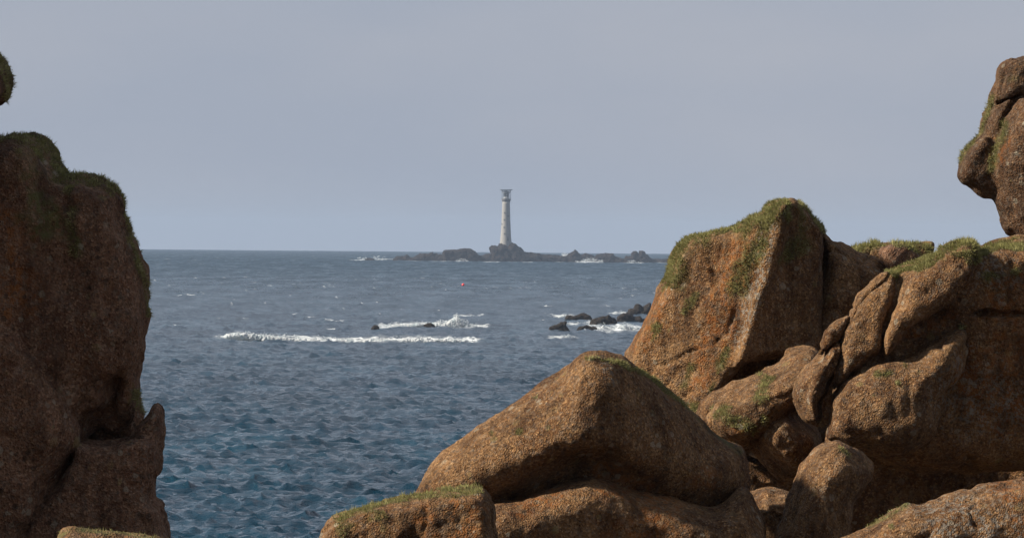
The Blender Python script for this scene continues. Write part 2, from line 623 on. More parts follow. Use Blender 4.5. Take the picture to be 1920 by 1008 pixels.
# ------------------------------------------------------------------ sea
def ocean_tile(N, Lm, lam, wdir, seed, rms, spread=2.0, chop=1.0):
    rg = np.random.default_rng(seed)
    k = np.fft.fftfreq(N, d=Lm / N) * 2 * np.pi
    KX, KY = np.meshgrid(k, k, indexing='ij')
    K = np.hypot(KX, KY)
    K[0, 0] = 1e-6
    kp = 2 * np.pi / lam
    S = np.exp(-1.25 * (kp / K) ** 2) / K ** 4.0
    c = (KX * wdir[0] + KY * wdir[1]) / K
    S = S * (np.abs(c) ** spread) * np.exp(-(K * 2 * Lm / N / np.pi) ** 2 * 0.6)
    S[0, 0] = 0
    H = (rg.normal(size=K.shape) + 1j * rg.normal(size=K.shape)) * np.sqrt(S)
    h = np.fft.ifft2(H)
    sc = rms / np.real(h).std()
    H = H * sc
    h = np.real(np.fft.ifft2(H))
    dx = np.real(np.fft.ifft2(1j * KX / K * H)) * chop
    dy = np.real(np.fft.ifft2(1j * KY / K * H)) * chop
    jxx = np.real(np.fft.ifft2(-KX * KX / K * H)) * chop
    jyy = np.real(np.fft.ifft2(-KY * KY / K * H)) * chop
    return [a.astype(np.float32) for a in (h, dx, dy, jxx + jyy)]

def samp(tile, Lm, x, y):
    N = tile[0].shape[0]
    gx = (x / Lm * N) % N
    gy = (y / Lm * N) % N
    i = np.floor(gx).astype(np.int32)
    j = np.floor(gy).astype(np.int32)
    fx = gx - i
    fy = gy - j
    i %= N
    j %= N
    i1 = (i + 1) % N
    j1 = (j + 1) % N
    return [a[i, j] * (1 - fx) * (1 - fy) + a[i1, j] * fx * (1 - fy) + a[i, j1] * (1 - fx) * fy + a[i1, j1] * fx * fy for a in tile]

def build_sea():
    r = [70.0]
    while r[-1] < 400: r.append(r[-1] * 1.08)
    while r[-1] < 26000:
        d = r[-1]
        k = np.interp(math.log(d), [math.log(400), math.log(1000), math.log(3000), math.log(8000), math.log(26000)], [0.0014, 0.0022, 0.005, 0.012, 0.04])
        r.append(d * (1 + k))
    r = np.array(r)
    half = math.radians(5.4)
    th = np.concatenate([np.linspace(-half, half, 540), np.linspace(half, 2 * math.pi - half, 34)[1:-1]])
    Rr, T = np.meshgrid(r, th, indexing='ij')
    X = (Rr * np.sin(T)).astype(np.float64)
    Y = (Rr * np.cos(T)).astype(np.float64)
    tA = ocean_tile(512, 410.0, 26.0, (0.20, -0.98), 3, 0.12, 4.0, 1.0)
    tB = ocean_tile(512, 97.0, 5.6, (-0.12, -0.99), 5, 0.145, 2.0, 1.2)
    tC = ocean_tile(256, 41.0, 2.8, (0.25, -0.96), 8, 0.115, 1.6, 1.1)
    a = samp(tA, 410.0, X, Y)
    ca, sa = math.cos(0.4), math.sin(0.4)
    b = samp(tB, 97.0, X * ca - Y * sa, X * sa + Y * ca)
    bx = b[1] * ca + b[2] * sa
    by = -b[1] * sa + b[2] * ca
    c = samp(tC, 41.0, X + 11, Y)
    Z = a[0] + b[0] + c[0]
    gust = 0.5 + 0.5 * noise3(np.stack([X.ravel() / 330, Y.ravel() / 600, 0 * X.ravel() + 3], 1)).reshape(X.shape)
    jac = a[3] + b[3] * 0.8 + c[3] * 0.25
    foam = np.clip((-jac - 1.12 + 0.35 * gust - 0.5 * np.clip((1400 - Rr) / 600, 0, 1)) * 3.0, 0, 1)
    # wash around the rocks and inside the breakers, along short strips on the water
    uu = None
    for (line, wid, st) in FOAM_STRIPS:
        pts = []
        for (px, py) in line:
            D = sea_D(px, py)
            p = at(px, py, D)
            pts.append((p.x, p.y))
        pts = np.array(pts)
        lo = pts.min(0) - wid * 40
        hi = pts.max(0) + wid * 40
        sel = (X > lo[0]) & (X < hi[0]) & (Y > lo[1]) & (Y < hi[1])
        P = np.stack([X[sel], (Y[sel])], 1)
        Q = P.copy()
        # ground foam stretches away along the view, strips are measured on the water
        sc = np.array([1.0, 0.05])
        d = seg_dist(Q * sc, pts * sc)
        nz = noise3(np.stack([P[:, 0] / (wid * 1.5), P[:, 1] / (wid * 22), 0 * P[:, 0]], 1))
        foam[sel] = np.maximum(foam[sel], st * np.clip(1.3 - d / wid + 0.6 * nz, 0, 1))
    Xd = X + a[1] + bx + c[1]          # points gather at the crests
    Yd = Y + a[2] + by + c[2]
    near = np.clip((Rr - 70) / 60, 0, 1)
    Zd = Z * near - (X * X + Y * Y) / (2 * RE)
    V = np.stack([Xd, Yd, Zd], -1).reshape(-1, 3)
    nr, nth = X.shape
    i = np.arange(nr - 1)[:, None]
    j = np.arange(nth)[None, :]
    j1 = (j + 1) % nth
    Q = np.stack([i * nth + j, i * nth + j1, (i + 1) * nth + j1, (i + 1) * nth + j], -1).reshape(-1, 4)[:, ::-1]
    me = mesh_np('sea', V, Q, MAT_SEA)
    fattr(me, 'foam', foam.ravel())
    o = link('sea', me)
    tag(o, kind='structure')

FOAM_STRIPS = [
    ([(430, 628), (520, 634), (640, 638), (760, 637), (890, 638)], 1.6, 0.9),
    ([(715, 613), (760, 610), (800, 609), (850, 611), (905, 613)], 1.6, 0.9),
    ([(1040, 592), (1062, 594)], 1.2, 0.9),
    ([(1070, 607), (1110, 605)], 1.2, 0.7),
    ([(1115, 615), (1150, 616), (1200, 617)], 2.0, 0.9),
    ([(1150, 588), (1175, 587)], 1.2, 0.8),
    ([(1040, 632), (1075, 631)], 1.0, 0.7),
    ([(618, 600), (640, 601)], 0.9, 0.8),
    ([(870, 592), (900, 591)], 0.9, 0.8),
    ([(340, 553), (358, 554)], 1.0, 0.7),
    ([(1065, 590), (1110, 600), (1160, 602)], 1.3, 0.55),
    ([(675, 487), (720, 486)], 6.0, 0.9),
    ([(742, 488), (752, 488)], 2.2, 0.9),
    ([(763, 488.5), (771, 488.5)], 2.2, 0.8),
    ([(776, 489), (790, 489)], 2.2, 0.5),
    ([(814, 490), (820, 490)], 2.2, 0.6),
    ([(828, 490), (842, 490)], 2.2, 0.8),
    ([(858, 489.5), (874, 489.5)], 2.2, 0.9),
    ([(913, 491), (934, 491)], 2.2, 0.7),
    ([(958, 491.5), (966, 491.5)], 2.2, 0.4),
    ([(980, 491.5), (998, 491.5)], 2.2, 0.7),
    ([(1044, 491), (1052, 491)], 2.2, 0.6),
    ([(1083, 492), (1130, 492)], 2.2, 1),
    ([(1176, 492.5), (1203, 492.5)], 2.2, 0.9),
    ([(1236, 492.5), (1252, 492.5)], 2.2, 0.8),
]
_rw = random.Random(21)
for _k in range(100):                       # scattered whitecaps, thicker towards the reef
    _y = 478 + 150 * _rw.random() ** 1.8
    _x = _rw.uniform(255, 1230)
    _l = _rw.uniform(1.2, 6) * (0.6 + (_y - 470) / 120)
    _D = sea_D(_x, _y)
    FOAM_STRIPS.append(([(_x - _l, _y), (_x + _l, _y + _rw.uniform(-0.6, 0.6))], _D / F * _rw.uniform(0.7, 1.4) * (0.6 + 0.4 * min(1, (_y - 474) / 60)), _rw.uniform(0.45, 0.9)))
build_sea()

# ------------------------------------------------------------------ headland under the boulders
def build_headland():
    xs = np.linspace(-46, 46, 120)
    ys = np.linspace(-30, 112, 180)
    X, Y = np.meshgrid(xs, ys, indexing='ij')
    base = np.interp(Y, [-30, 0, 28, 42, 60, 76, 84, 98, 112], [18.4, 18.3, 18.25, 17.70, 16.80, 15.95, 14.2, 4.0, -8.0])
    edge = np.clip((np.abs(X) - 24) / 20, 0, 1)
    P = np.stack([X.ravel(), Y.ravel(), 0 * X.ravel()], 1)
    nz = fbm(P, 5.0, 3, 2).reshape(X.shape)
    n2 = fbm(P, 9.0, 3, 5).reshape(X.shape)
    steep = np.clip((Y - 78) / 10, 0, 1) + edge
    Z = base + nz * (0.06 + 1.2 * np.clip(steep, 0, 1)) - edge ** 1.5 * 27 + n2 * edge * 3
    V = np.stack([X, Y, Z], -1).reshape(-1, 3)
    n, m = X.shape
    i = np.arange(n - 1)[:, None]
    j = np.arange(m - 1)[None, :]
    Q = np.stack([i * m + j, (i + 1) * m + j, (i + 1) * m + j + 1, i * m + j + 1], -1).reshape(-1, 4)
    me = mesh_np('headland', V, Q, MAT_ROCKD)
    fattr(me, 'moss', np.full(len(V), 0.5))
    o = link('headland', me)
    tag(o, kind='structure')
build_headland()

# ------------------------------------------------------------------ boulders
ROCK_NOISE = [(8.0, 170.0, 1), (6.5, 72.0, 2), (3.6, 30.0, 3), (1.7, 12.0, 4)]
CRACKS = [(8.0, 120.0, 260.0, 0.05, 5), (6.0, 190.0, 90.0, 0.05, 7)]
VCRACKS = [(6.0, 60.0, 330.0, 0.07, 5), (5.0, 110.0, 420.0, 0.05, 6), (4.0, 220.0, 110.0, 0.05, 7)]

def strands(name, parent, origin, P, Nrm, scale_m, n, length, rg, droop=0.35):
    """tufts of fine lichen strands rooted at points P (m) with normals"""
    idx = rg.integers(0, len(P), n)
    p = P[idx] + rg.normal(size=(n, 3)) * scale_m * 1.6
    nn = Nrm[idx]
    clump = fbm(P[idx] / scale_m, 16.0, 2, 4)
    d = nn * 0.9 + rg.normal(size=(n, 3)) * 0.55 + np.array([0, 0, 0.45])
    d /= np.linalg.norm(d, axis=1, keepdims=True)
    ln = scale_m * length * (0.55 + 0.7 * rg.random(n)) * np.clip(0.85 + 0.75 * clump, 0.3, 1.7)
    side = np.cross(d, rg.normal(size=(n, 3)))
    side /= np.linalg.norm(side, axis=1, keepdims=True)
    w = (scale_m * (0.55 + 0.45 * rg.random(n)))[:, None]
    tip = p + d * ln[:, None] + np.array([0, 0, -1]) * (droop * rg.random(n) * ln * 0.6)[:, None]
    root = p - nn * scale_m * 1.5
    V = np.stack([root - side * w, root + side * w, tip], 1).reshape(-1, 3) - np.array(origin)
    Q = np.arange(3 * n).reshape(-1, 3)
    me = mesh_np(name, V, Q, MAT_MOSS, smooth=False, tri=True)
    tint = np.clip(0.45 + 0.30 * clump + rg.normal(size=n) * 0.16, 0, 1)
    fattr(me, 'tint', np.repeat(tint, 3))
    o = link(name, me, parent)
    tag(o, kind='stuff')
    return o

def rock(name, label, D, parts, moss=(), orange=(), grey=(), h=4.6, mat=None, cat='boulder', group=None, noise=ROCK_NOISE, cracks=CRACKS, seed=1, strand_len=6.2, tint=0):
    """parts: list of (part name, prims). moss: list of (polyline px, half width px, strands, top_only)"""
    mat = mat or MAT_ROCK
    s = D / F
    built = []
    for pn, prims, *hh in parts:
        hp = hh[0] if hh else h
        Fv, org = lobe_field(prims, hp)
        V, Q = surface_nets(Fv, org, hp)
        ns = min(1.0, max(0.3, max(p['R'] for p in prims if not p.get('cut')) / 55.0))
        V = roughen(V, Q, [(a * (ns if sc_ > 40 else 1), sc_, sd) for a, sc_, sd in noise], cracks, 0.4 + 0.6 * ns)
        W = to_world(V, D)
        built.append((pn, V, W, Q))
    allW = np.concatenate([b[2] for b in built])
    lo = allW.min(0)
    hi = allW.max(0)
    origin = Vector(((lo[0] + hi[0]) / 2, (lo[1] + hi[1]) / 2, lo[2]))
    root = bpy.data.objects.new(name, None)
    COL.objects.link(root)
    root.location = origin
    tag(root, label, cat, group)
    rg = np.random.default_rng(seed)
    SP, SN, SW = [], [], []
    for pn, V, W, Q in built:
        uv = V[:, :2]
        # the mesh is oriented u,v,w -> right, down, away: same handedness as right, up, towards
        me = mesh_np(pn, W - np.array(origin), Q, mat)
        WN = vnormals(W, Q)
        am = np.zeros(len(V)); ao = np.zeros(len(V)); ag = np.zeros(len(V))
        jit = fbm(V, 30.0, 2, 8)
        for (line, hw, cnt, toponly) in moss:
            d = seg_dist(uv, line) / hw
            k = np.clip(1.0 - d + 0.75 * jit, 0, 1)
            if toponly:
                k = k * np.clip((WN[:, 2] - 0.05) * 4, 0, 1)
            am = np.maximum(am, k)
            if cnt:
                ok = (k > 0.42) & (V[:, 2] < 40 + np.median(V[:, 2]))
                if ok.any():
                    SP.append(W[ok]); SN.append(WN[ok]); SW.append((cnt, ok.sum()))
        for (line, hw) in orange:
            ao = np.maximum(ao, np.clip(1.3 - seg_dist(uv, line) / hw + 0.5 * jit, 0, 1))
        for (line, hw) in grey:
            ag = np.maximum(ag, np.clip(1.3 - seg_dist(uv, line) / hw + 0.5 * jit, 0, 1))
        fattr(me, 'moss', am); fattr(me, 'orange', ao); fattr(me, 'grey', ag)
        link(pn, me, root)
    if SP:
        P = np.concatenate(SP); N = np.concatenate(SN)
        total = int(1.45 * sum(c for c, _ in SW))
        # each strip's share follows the surface it covers
        strands('lichen_tufts', root, origin, P, N, s, total, strand_len, rg)
    return root

def lobe(poly, R, T, w=0, **kw):
    d = dict(poly=poly, R=R, T=T, w=w)
    d.update(kw)
    return d

# --- left rock stack
rock('rock_stack', 'tall dark brown rock stack at the left edge, with a hollow and a pointed spur', 52.0, [
    ('rock_column', [lobe([(-150, 250), (0, 245), (32, 242), (59, 247), (87, 263), (110, 295), (124, 330), (138, 420), (152, 520), (170, 620), (175, 720), (160, 830), (60, 860), (-150, 860)], 70, 150, 10, tilt=(0.15, 0)),
        lobe([(120, 345), (141, 331), (160, 323), (192, 329), (219, 349), (236, 372), (241, 400), (249, 441), (258, 477), (273, 518), (282, 573), (278, 626), (271, 670), (257, 704), (250, 750), (230, 805), (185, 800), (150, 700), (130, 560), (118, 430)], 55, 130, 5, tilt=(0.25, 0.0), k=46),
        lobe([(166, 810), (182, 770), (200, 728), (220, 698), (240, 722), (238, 770), (242, 806), (205, 820)], 22, 95, -100, cut=True, blur=2, k=14)]),
    ('rock_buttress', [lobe([(-150, 560), (0, 575), (35, 585), (62, 610), (84, 640), (115, 670), (140, 720), (155, 770), (165, 812), (140, 865), (100, 930), (60, 1010), (40, 1130), (-150, 1130)], 75, 120, -55)]),
    ('rock_buttress', [lobe([(150, 822), (200, 826), (240, 820), (275, 815), (300, 828), (302, 859), (291, 898), (293, 931), (307, 942), (310, 975), (307, 1130), (10, 1130), (40, 1000), (95, 920), (130, 860)], 26, 120, -12, blur=3)]),
    ('rock_spur', [lobe([(240, 850), (258, 812), (268, 792), (281, 773), (295, 762), (305, 773), (307, 805), (304, 850), (296, 890), (262, 890)], 17, 55, -30, blur=0)], 3.2),
    ('rock_web', [lobe([(150, 700), (220, 715), (252, 735), (258, 760), (262, 790), (240, 830), (180, 840), (140, 800)], 20, 60, 115, blur=4)]),
    ('rock_buttress', [lobe([(-560, 150), (-300, 130), (-120, 170), (-75, 240), (-62, 500), (-60, 800), (-70, 1130), (-560, 1130)], 90, 260, -150)], 9.0),  # mass left of frame, added to keep the sun off the stack
], moss=[([(-40, 246), (0, 246), (35, 243), (60, 248), (88, 266), (108, 295), (122, 328)], 30, 3200, False),
         ([(128, 334), (160, 326), (192, 331), (219, 350)], 22, 1800, False),
         ([(134, 350), (144, 400), (150, 470)], 13, 700, False),
         ([(219, 350), (238, 378), (246, 440), (262, 490), (276, 540), (281, 590)], 8, 900, False),
         ([(255, 735), (262, 772)], 9, 200, False),
         ([(70, 330), (90, 420)], 40, 0, False)],
    orange=[([(10, 430), (40, 560)], 50), ([(20, 520)], 40)], mat=MAT_ROCKD, cat='rock stack', seed=11, cracks=VCRACKS, noise=[(10.0, 170.0, 1), (8.0, 78.0, 2), (4.0, 30.0, 3), (1.7, 12.0, 4)])

rock('overhanging_boulder', 'small mossy knob at the top left edge, of a boulder enlarged out of view for shade', 52.0, [
    ('rock_block', [lobe([(-540, -120), (-330, -170), (-150, -90), (-60, 40), (0, 102), (12, 115), (24, 140), (31, 160), (29, 180), (20, 194), (6, 200), (-30, 205), (-60, 215), (-100, 268), (-540, 268)], 60, 230, -130)], 6.0),  # only the knob shows; the bulk out of view is enlarged to shade the stack
], moss=[([(-10, 100), (12, 115), (26, 142), (32, 165), (26, 185)], 16, 1200, False)], mat=MAT_ROCKD, seed=12)

rock('foreground_boulder', 'sunlit tan rock with short turf at the bottom left, in front of the stack', 44.0, [
    ('rock_block', [lobe([(96, 1040), (113, 1003), (132, 990), (170, 992), (230, 998), (300, 1006), (345, 1030), (350, 1130), (90, 1130)], 40, 90, 0)]),
], moss=[([(115, 1002), (135, 992), (180, 994), (250, 1001), (320, 1012)], 6, 260, False)], seed=13, strand_len=4)

# --- right: rock with the balanced boulder
rock('balanced_boulder', 'shaded boulder with a nose-like profile perched at the top right edge', 63.0, [
    ('rock_block', [lobe([(1852, 330), (1853, 290), (1862, 258), (1880, 220), (1897, 192), (1922, 180), (1985, 172), (2060, 250), (2050, 420), (1985, 462), (1935, 460), (1899, 452), (1880, 433), (1868, 405), (1856, 375)], 62, 120, -20),
        lobe([(1846, 250), (1823, 262), (1803, 290), (1793, 314), (1793, 336), (1815, 354), (1856, 376), (1885, 360), (1885, 290), (1862, 262)], 26, 75, -5, blur=0, e=2.5, k=7),
        lobe([(1899, 106), (1886, 113), (1873, 128), (1867, 147), (1863, 171), (1861, 191), (1847, 215), (1840, 243), (1856, 268), (1884, 262), (1900, 215), (1930, 195), (1985, 190), (2010, 140), (1975, 100)], 34, 85, 10, blur=2, k=7),
        lobe([(1858, 196), (1880, 186), (1908, 176), (1908, 181), (1882, 193), (1860, 203)], 6, 90, -70, cut=True, blur=0)]),
], moss=[([(1900, 150), (1922, 132)], 16, 500, False), ([(1862, 180), (1850, 215), (1840, 245)], 7, 350, False), ([(1880, 235), (1870, 262), (1856, 310)], 10, 500, False), ([(1862, 280), (1850, 320)], 6, 200, False),
         ([(1840, 248), (1806, 285), (1793, 316)], 5, 250, False)],
    orange=[([(1873, 270), (1868, 295)], 16)], mat=MAT_ROCK_SHADED, seed=14)

rock('lobed_tor', 'large lobed granite tor on the right with overlapping rounded flakes', 62.0, [
    ('rock_face', [lobe([(1560, 860), (1566, 790), (1590, 680), (1630, 590), (1680, 520), (1730, 492), (1790, 470), (1845, 470), (1880, 458), (1960, 455), (2140, 490), (2140, 860), (2000, 878), (1800, 888), (1690, 885), (1620, 860)], 90, 170, 130, tilt=(0.12, 0.32), e=3.0),
        lobe([(1818, 588), (1845, 583), (1880, 587), (1925, 584), (1990, 590), (1925, 590), (1880, 592), (1845, 589)], 3, 24, -48, cut=True, blur=0)]),
    ('rock_core', [lobe([(1572, 740), (1590, 630), (1640, 555), (1690, 515), (1765, 482), (1800, 520), (1770, 600), (1690, 680), (1600, 730)], 40, 70, 10)]),
    ('rock_flake', [lobe([(1690, 520), (1718, 499), (1745, 483), (1771, 462), (1806, 452), (1830, 460), (1828, 503), (1801, 542), (1771, 573), (1736, 599), (1696, 621), (1672, 656), (1652, 673), (1653, 630), (1668, 586), (1679, 547)], 36, 75, -40, tilt=(-0.12, -0.22), e=2.4)]),
    ('rock_flake', [lobe([(1668, 510), (1631, 542), (1600, 577), (1581, 616), (1574, 665), (1560, 728), (1587, 705), (1622, 678), (1650, 658), (1660, 608), (1676, 568), (1682, 530)], 30, 60, -25, tilt=(-0.15, -0.25), e=2.4)]),
    ('rock_flake', [lobe([(1664, 508), (1630, 532), (1603, 562), (1586, 604), (1592, 612), (1622, 566), (1660, 530)], 14, 40, -20, blur=3)]),
    ('rock_bulge', [lobe([(1544, 822), (1545, 782), (1557, 743), (1583, 712), (1622, 682), (1697, 660), (1745, 628), (1779, 610), (1812, 622), (1803, 682), (1776, 735), (1760, 770), (1750, 812), (1710, 840), (1653, 845), (1605, 838), (1570, 828)], 88, 110, -55, tilt=(-0.1, -0.2)),
        lobe([(1640, 770), (1690, 730), (1722, 712), (1722, 790), (1700, 802), (1655, 800)], 40, 14, -180, cut=True)]),
    ('rock_flake', [lobe([(1535, 664), (1539, 634), (1557, 608), (1591, 588), (1586, 616), (1558, 650)], 14, 30, -30, blur=3)]),
    ('rock_flake', [lobe([(1574, 636), (1557, 647), (1532, 669), (1506, 702), (1492, 731), (1494, 760), (1501, 786), (1517, 799), (1538, 799), (1548, 750), (1562, 706), (1576, 668)], 30, 110, 10, blur=5)]),
], moss=[([(1670, 514), (1690, 505), (1730, 490), (1765, 465), (1806, 453), (1829, 460)], 15, 2600, False),
         ([(1785, 478), (1828, 480)], 16, 700, False),
         ([(1845, 470), (1880, 460), (1930, 458)], 16, 1500, False),
         ([(1640, 700), (1660, 694)], 7, 60, False), ([(1690, 682)], 6, 40, False), ([(1675, 716)], 5, 30, False), ([(1630, 738)], 4, 20, False), ([(1800, 612)], 9, 90, False), ([(1840, 520), (1900, 510)], 10, 60, False)],
    orange=[([(1890, 560), (1910, 700)], 60), ([(1830, 700), (1900, 780)], 50), ([(1690, 640), (1780, 590)], 16)],
    grey=[([(1800, 730), (1870, 760)], 60), ([(1860, 510)], 40)], cat='rock tor', seed=15)

rock('peaked_rock', 'peaked rock with mossy crest, sunlit left face and dark right face', 66.0, [
    ('rock_peak', [lobe([(1150, 760), (1180, 657), (1206, 606), (1240, 535), (1252, 508), (1262, 472), (1291, 442), (1351, 430), (1419, 400), (1449, 383), (1474, 374), (1478, 420), (1450, 520), (1425, 600), (1388, 680), (1352, 735), (1318, 800), (1300, 850), (1150, 860)], 22, 110, 20, tilt=(-0.55, -0.10), blur=4, e=2.6),
        lobe([(1449, 384), (1474, 373), (1491, 376), (1508, 391), (1530, 414), (1545, 440), (1541, 520), (1540, 600), (1535, 672), (1480, 668), (1430, 670), (1395, 680), (1372, 684), (1388, 620), (1412, 530), (1432, 440)], 14, 110, -8, tilt=(0.60, 0.0), blur=3, k=6, e=2.6)]),
    ('rock_shoulder', [lobe([(1541, 420), (1557, 440), (1579, 455), (1602, 470), (1631, 485), (1664, 503), (1680, 540), (1640, 640), (1560, 720), (1525, 700), (1534, 560), (1536, 460)], 50, 90, 50, tilt=(0.2, -0.2))]),
    ('rock_root', [lobe([(1260, 700), (1330, 620), (1420, 560), (1560, 560), (1660, 600), (1700, 1130), (1150, 1130), (1160, 820)], 60, 190, 250)], 6.0),
], moss=[([(1258, 508), (1265, 470), (1293, 446), (1351, 433), (1419, 403), (1450, 386)], 40, 9500, False),
         ([(1440, 400), (1425, 440), (1400, 490), (1375, 540)], 18, 1800, False),
         ([(1500, 395), (1495, 440), (1480, 480)], 26, 1500, False),
         ([(1515, 405), (1540, 425)], 12, 700, False),
         ([(1292, 690), (1280, 720)], 13, 250, False), ([(1360, 650), (1345, 690), (1330, 730)], 10, 250, False), ([(1302, 760), (1330, 780)], 16, 300, False),
         ([(1284, 585), (1303, 550)], 9, 60, False), ([(1230, 610), (1222, 640)], 9, 50, False), ([(1246, 522)], 6, 90, False)],
    orange=[([(1380, 470), (1350, 520)], 36), ([(1345, 560), (1330, 640), (1310, 720)], 24), ([(1245, 560), (1200, 650)], 20), ([(1370, 580), (1355, 660)], 14)],
    grey=[([(1440, 420), (1420, 500), (1385, 640)], 16)], cat='rock', seed=16)

rock('crest_block', 'small blocky dark stone lying on the crest between the peak and the tor', 66.0, [
    ('rock_block', [lobe([(1656, 464), (1680, 459), (1702, 461), (1722, 472), (1728, 488), (1700, 510), (1670, 512), (1656, 486)], 14, 34, 30, blur=2)]),
], moss=[([(1680, 460), (1710, 464), (1725, 476)], 6, 300, True)], mat=MAT_ROCKD, seed=17, strand_len=8)
rock('crest_slab', 'low mossy slab along the skyline behind the small blocky stone', 67.0, [
    ('rock_block', [lobe([(1598, 470), (1625, 462), (1650, 457), (1700, 459), (1735, 456), (1752, 458), (1752, 470), (1740, 490), (1700, 530), (1640, 530), (1604, 500)], 14, 40, 70, blur=2)]),
], moss=[([(1600, 470), (1650, 462), (1735, 460)], 16, 2200, False)], seed=18, strand_len=9)

# --- right: lumps below the peak
rock('mossy_lump', 'lumpy mossy rock filling the gap below the peak', 63.5, [
    ('rock_lump', [lobe([(1540, 668), (1503, 661), (1470, 684), (1441, 702), (1408, 714), (1364, 736), (1336, 748), (1318, 790), (1350, 840), (1397, 850), (1440, 820), (1500, 780), (1540, 740)], 44, 180, 110, tilt=(0, -0.3))]),
    ('rock_lump', [lobe([(1411, 819), (1419, 793), (1444, 768), (1470, 758), (1500, 780), (1538, 812), (1534, 846), (1506, 892), (1473, 900), (1441, 876), (1419, 846)], 48, 180, 90)]),
], moss=[([(1440, 715), (1420, 750)], 15, 420, False), ([(1350, 770), (1400, 800)], 18, 380, False), ([(1430, 785)], 10, 150, False), ([(1485, 735)], 8, 80, False)],
   orange=[([(1380, 800)], 22)], seed=19)

rock('domed_boulder', 'big smooth brown domed boulder with a shadowed hollow across its front', 58.0, [
    ('rock_dome', [lobe([(778, 945), (786, 915), (802, 880), (832, 842), (885, 805), (952, 760), (1012, 719), (1066, 686), (1095, 669), (1132, 672), (1165, 690), (1180, 760), (1180, 880), (1140, 915), (1080, 908), (1000, 940), (900, 965)], 120, 140, -10, tilt=(-0.12, -0.18), blur=12),
        lobe([(1090, 690), (1105, 669), (1132, 672), (1170, 681), (1230, 711), (1275, 749), (1315, 788), (1364, 830), (1400, 850), (1412, 930), (1330, 970), (1260, 950), (1190, 930), (1120, 910), (1085, 800)], 95, 130, 60, tilt=(0.7, 0.0), blur=10, k=60),
        lobe([(915, 945), (970, 912), (1030, 875), (1085, 850), (1130, 848), (1180, 875), (1240, 930), (1180, 935), (1095, 920), (1000, 950)], 34, 62, -135, cut=True, blur=4, k=50, tilt=(0.1, 0.0))]),
    ('rock_base', [lobe([(880, 960), (926, 936), (975, 930), (1020, 914), (1069, 895), (1099, 887), (1144, 895), (1185, 914), (1256, 929), (1340, 950), (1405, 920), (1420, 1130), (760, 1130), (780, 960)], 60, 150, -30, blur=6, tilt=(0.25, -0.12))]),
], moss=[([(1098, 671), (1120, 672), (1150, 676), (1172, 683)], 7, 500, False), ([(1172, 683), (1230, 713), (1275, 751), (1315, 790), (1364, 831), (1395, 850)], 6, 1200, False),
         ([(922, 810)], 5, 40, False), ([(973, 806)], 6, 80, False), ([(1010, 822)], 4, 30, False), ([(1005, 744)], 4, 20, False), ([(1140, 718)], 4, 20, False)],
    orange=[([(1150, 895), (1240, 960), (1180, 1000)], 40), ([(970, 950), (1040, 925)], 18), ([(1330, 900)], 30)],
    grey=[([(1130, 685), (1145, 705)], 16)], seed=20, strand_len=6, cracks=(), noise=[(7.0, 210.0, 1), (3.6, 80.0, 2), (2.2, 30.0, 3), (1.6, 12.0, 4)])

rock('mossy_slab', 'low flat-topped slab with a mossy upper edge at the bottom centre', 54.0, [
    ('rock_slab', [lobe([(596, 1030), (604, 1000), (616, 975), (645, 959), (712, 940), (780, 925), (840, 915), (892, 914), (914, 924), (923, 942), (926, 977), (924, 1130), (585, 1130)], 26, 120, 0, blur=4, tilt=(-0.12, -0.15))]),
], moss=[([(625, 968), (660, 956), (712, 942), (780, 927), (840, 917), (895, 917)], 10, 2600, False), ([(640, 985), (720, 965)], 14, 150, False)],
    orange=[([(880, 960), (870, 1000)], 36), ([(800, 980)], 30)], seed=21, strand_len=7)

rock('leaning_boulder', 'egg-shaped boulder leaning below the tor, sunlit along its left edge', 58.5, [
    ('rock_block', [lobe([(1521, 852), (1540, 835), (1567, 825), (1590, 833), (1623, 855), (1642, 876), (1641, 892), (1623, 925), (1600, 980), (1590, 1130), (1420, 1130), (1455, 1007), (1470, 969), (1484, 928), (1499, 888)], 64, 150, 30, tilt=(0.25, 0.0))]),
], moss=[([(1570, 840), (1590, 850)], 9, 60, False)], seed=22)
rock('corner_boulder', 'broad reddish grey lichened boulder in the bottom right corner', 56.0, [
    ('rock_block', [lobe([(1560, 1025), (1579, 1007), (1630, 980), (1667, 958), (1700, 941), (1725, 940), (1769, 931), (1846, 912), (1893, 907), (1919, 904), (2060, 900), (2060, 1130), (1550, 1130)], 50, 120, -20, tilt=(0, -0.3))]),
], moss=[([(1665, 980)], 6, 60, False), ([(1630, 985), (1700, 945)], 6, 80, False)], orange=[([(1880, 920), (1919, 915)], 22), ([(1910, 970)], 30)], grey=[([(1760, 970), (1860, 980)], 50)], seed=23)
rock('wedged_stone', 'small reddish rock wedged between the dome and the leaning boulder', 59.5, [
    ('rock_block', [lobe([(1330, 1030), (1350, 1000), (1390, 950), (1415, 928), (1455, 922), (1485, 930), (1500, 960), (1490, 1130), (1320, 1130)], 34, 190, 110)]),
], orange=[([(1390, 980)], 30)], seed=24)
rock('backing_rock', 'deeply shadowed rock behind the gap between the leaning boulder and the tor', 63.5, [
    ('rock_block', [lobe([(1370, 850), (1400, 858), (1440, 870), (1500, 870), (1560, 800), (1660, 790), (1800, 780), (2100, 780), (2100, 1130), (1370, 1130)], 40, 100, 270)], 6.0),
], seed=25)

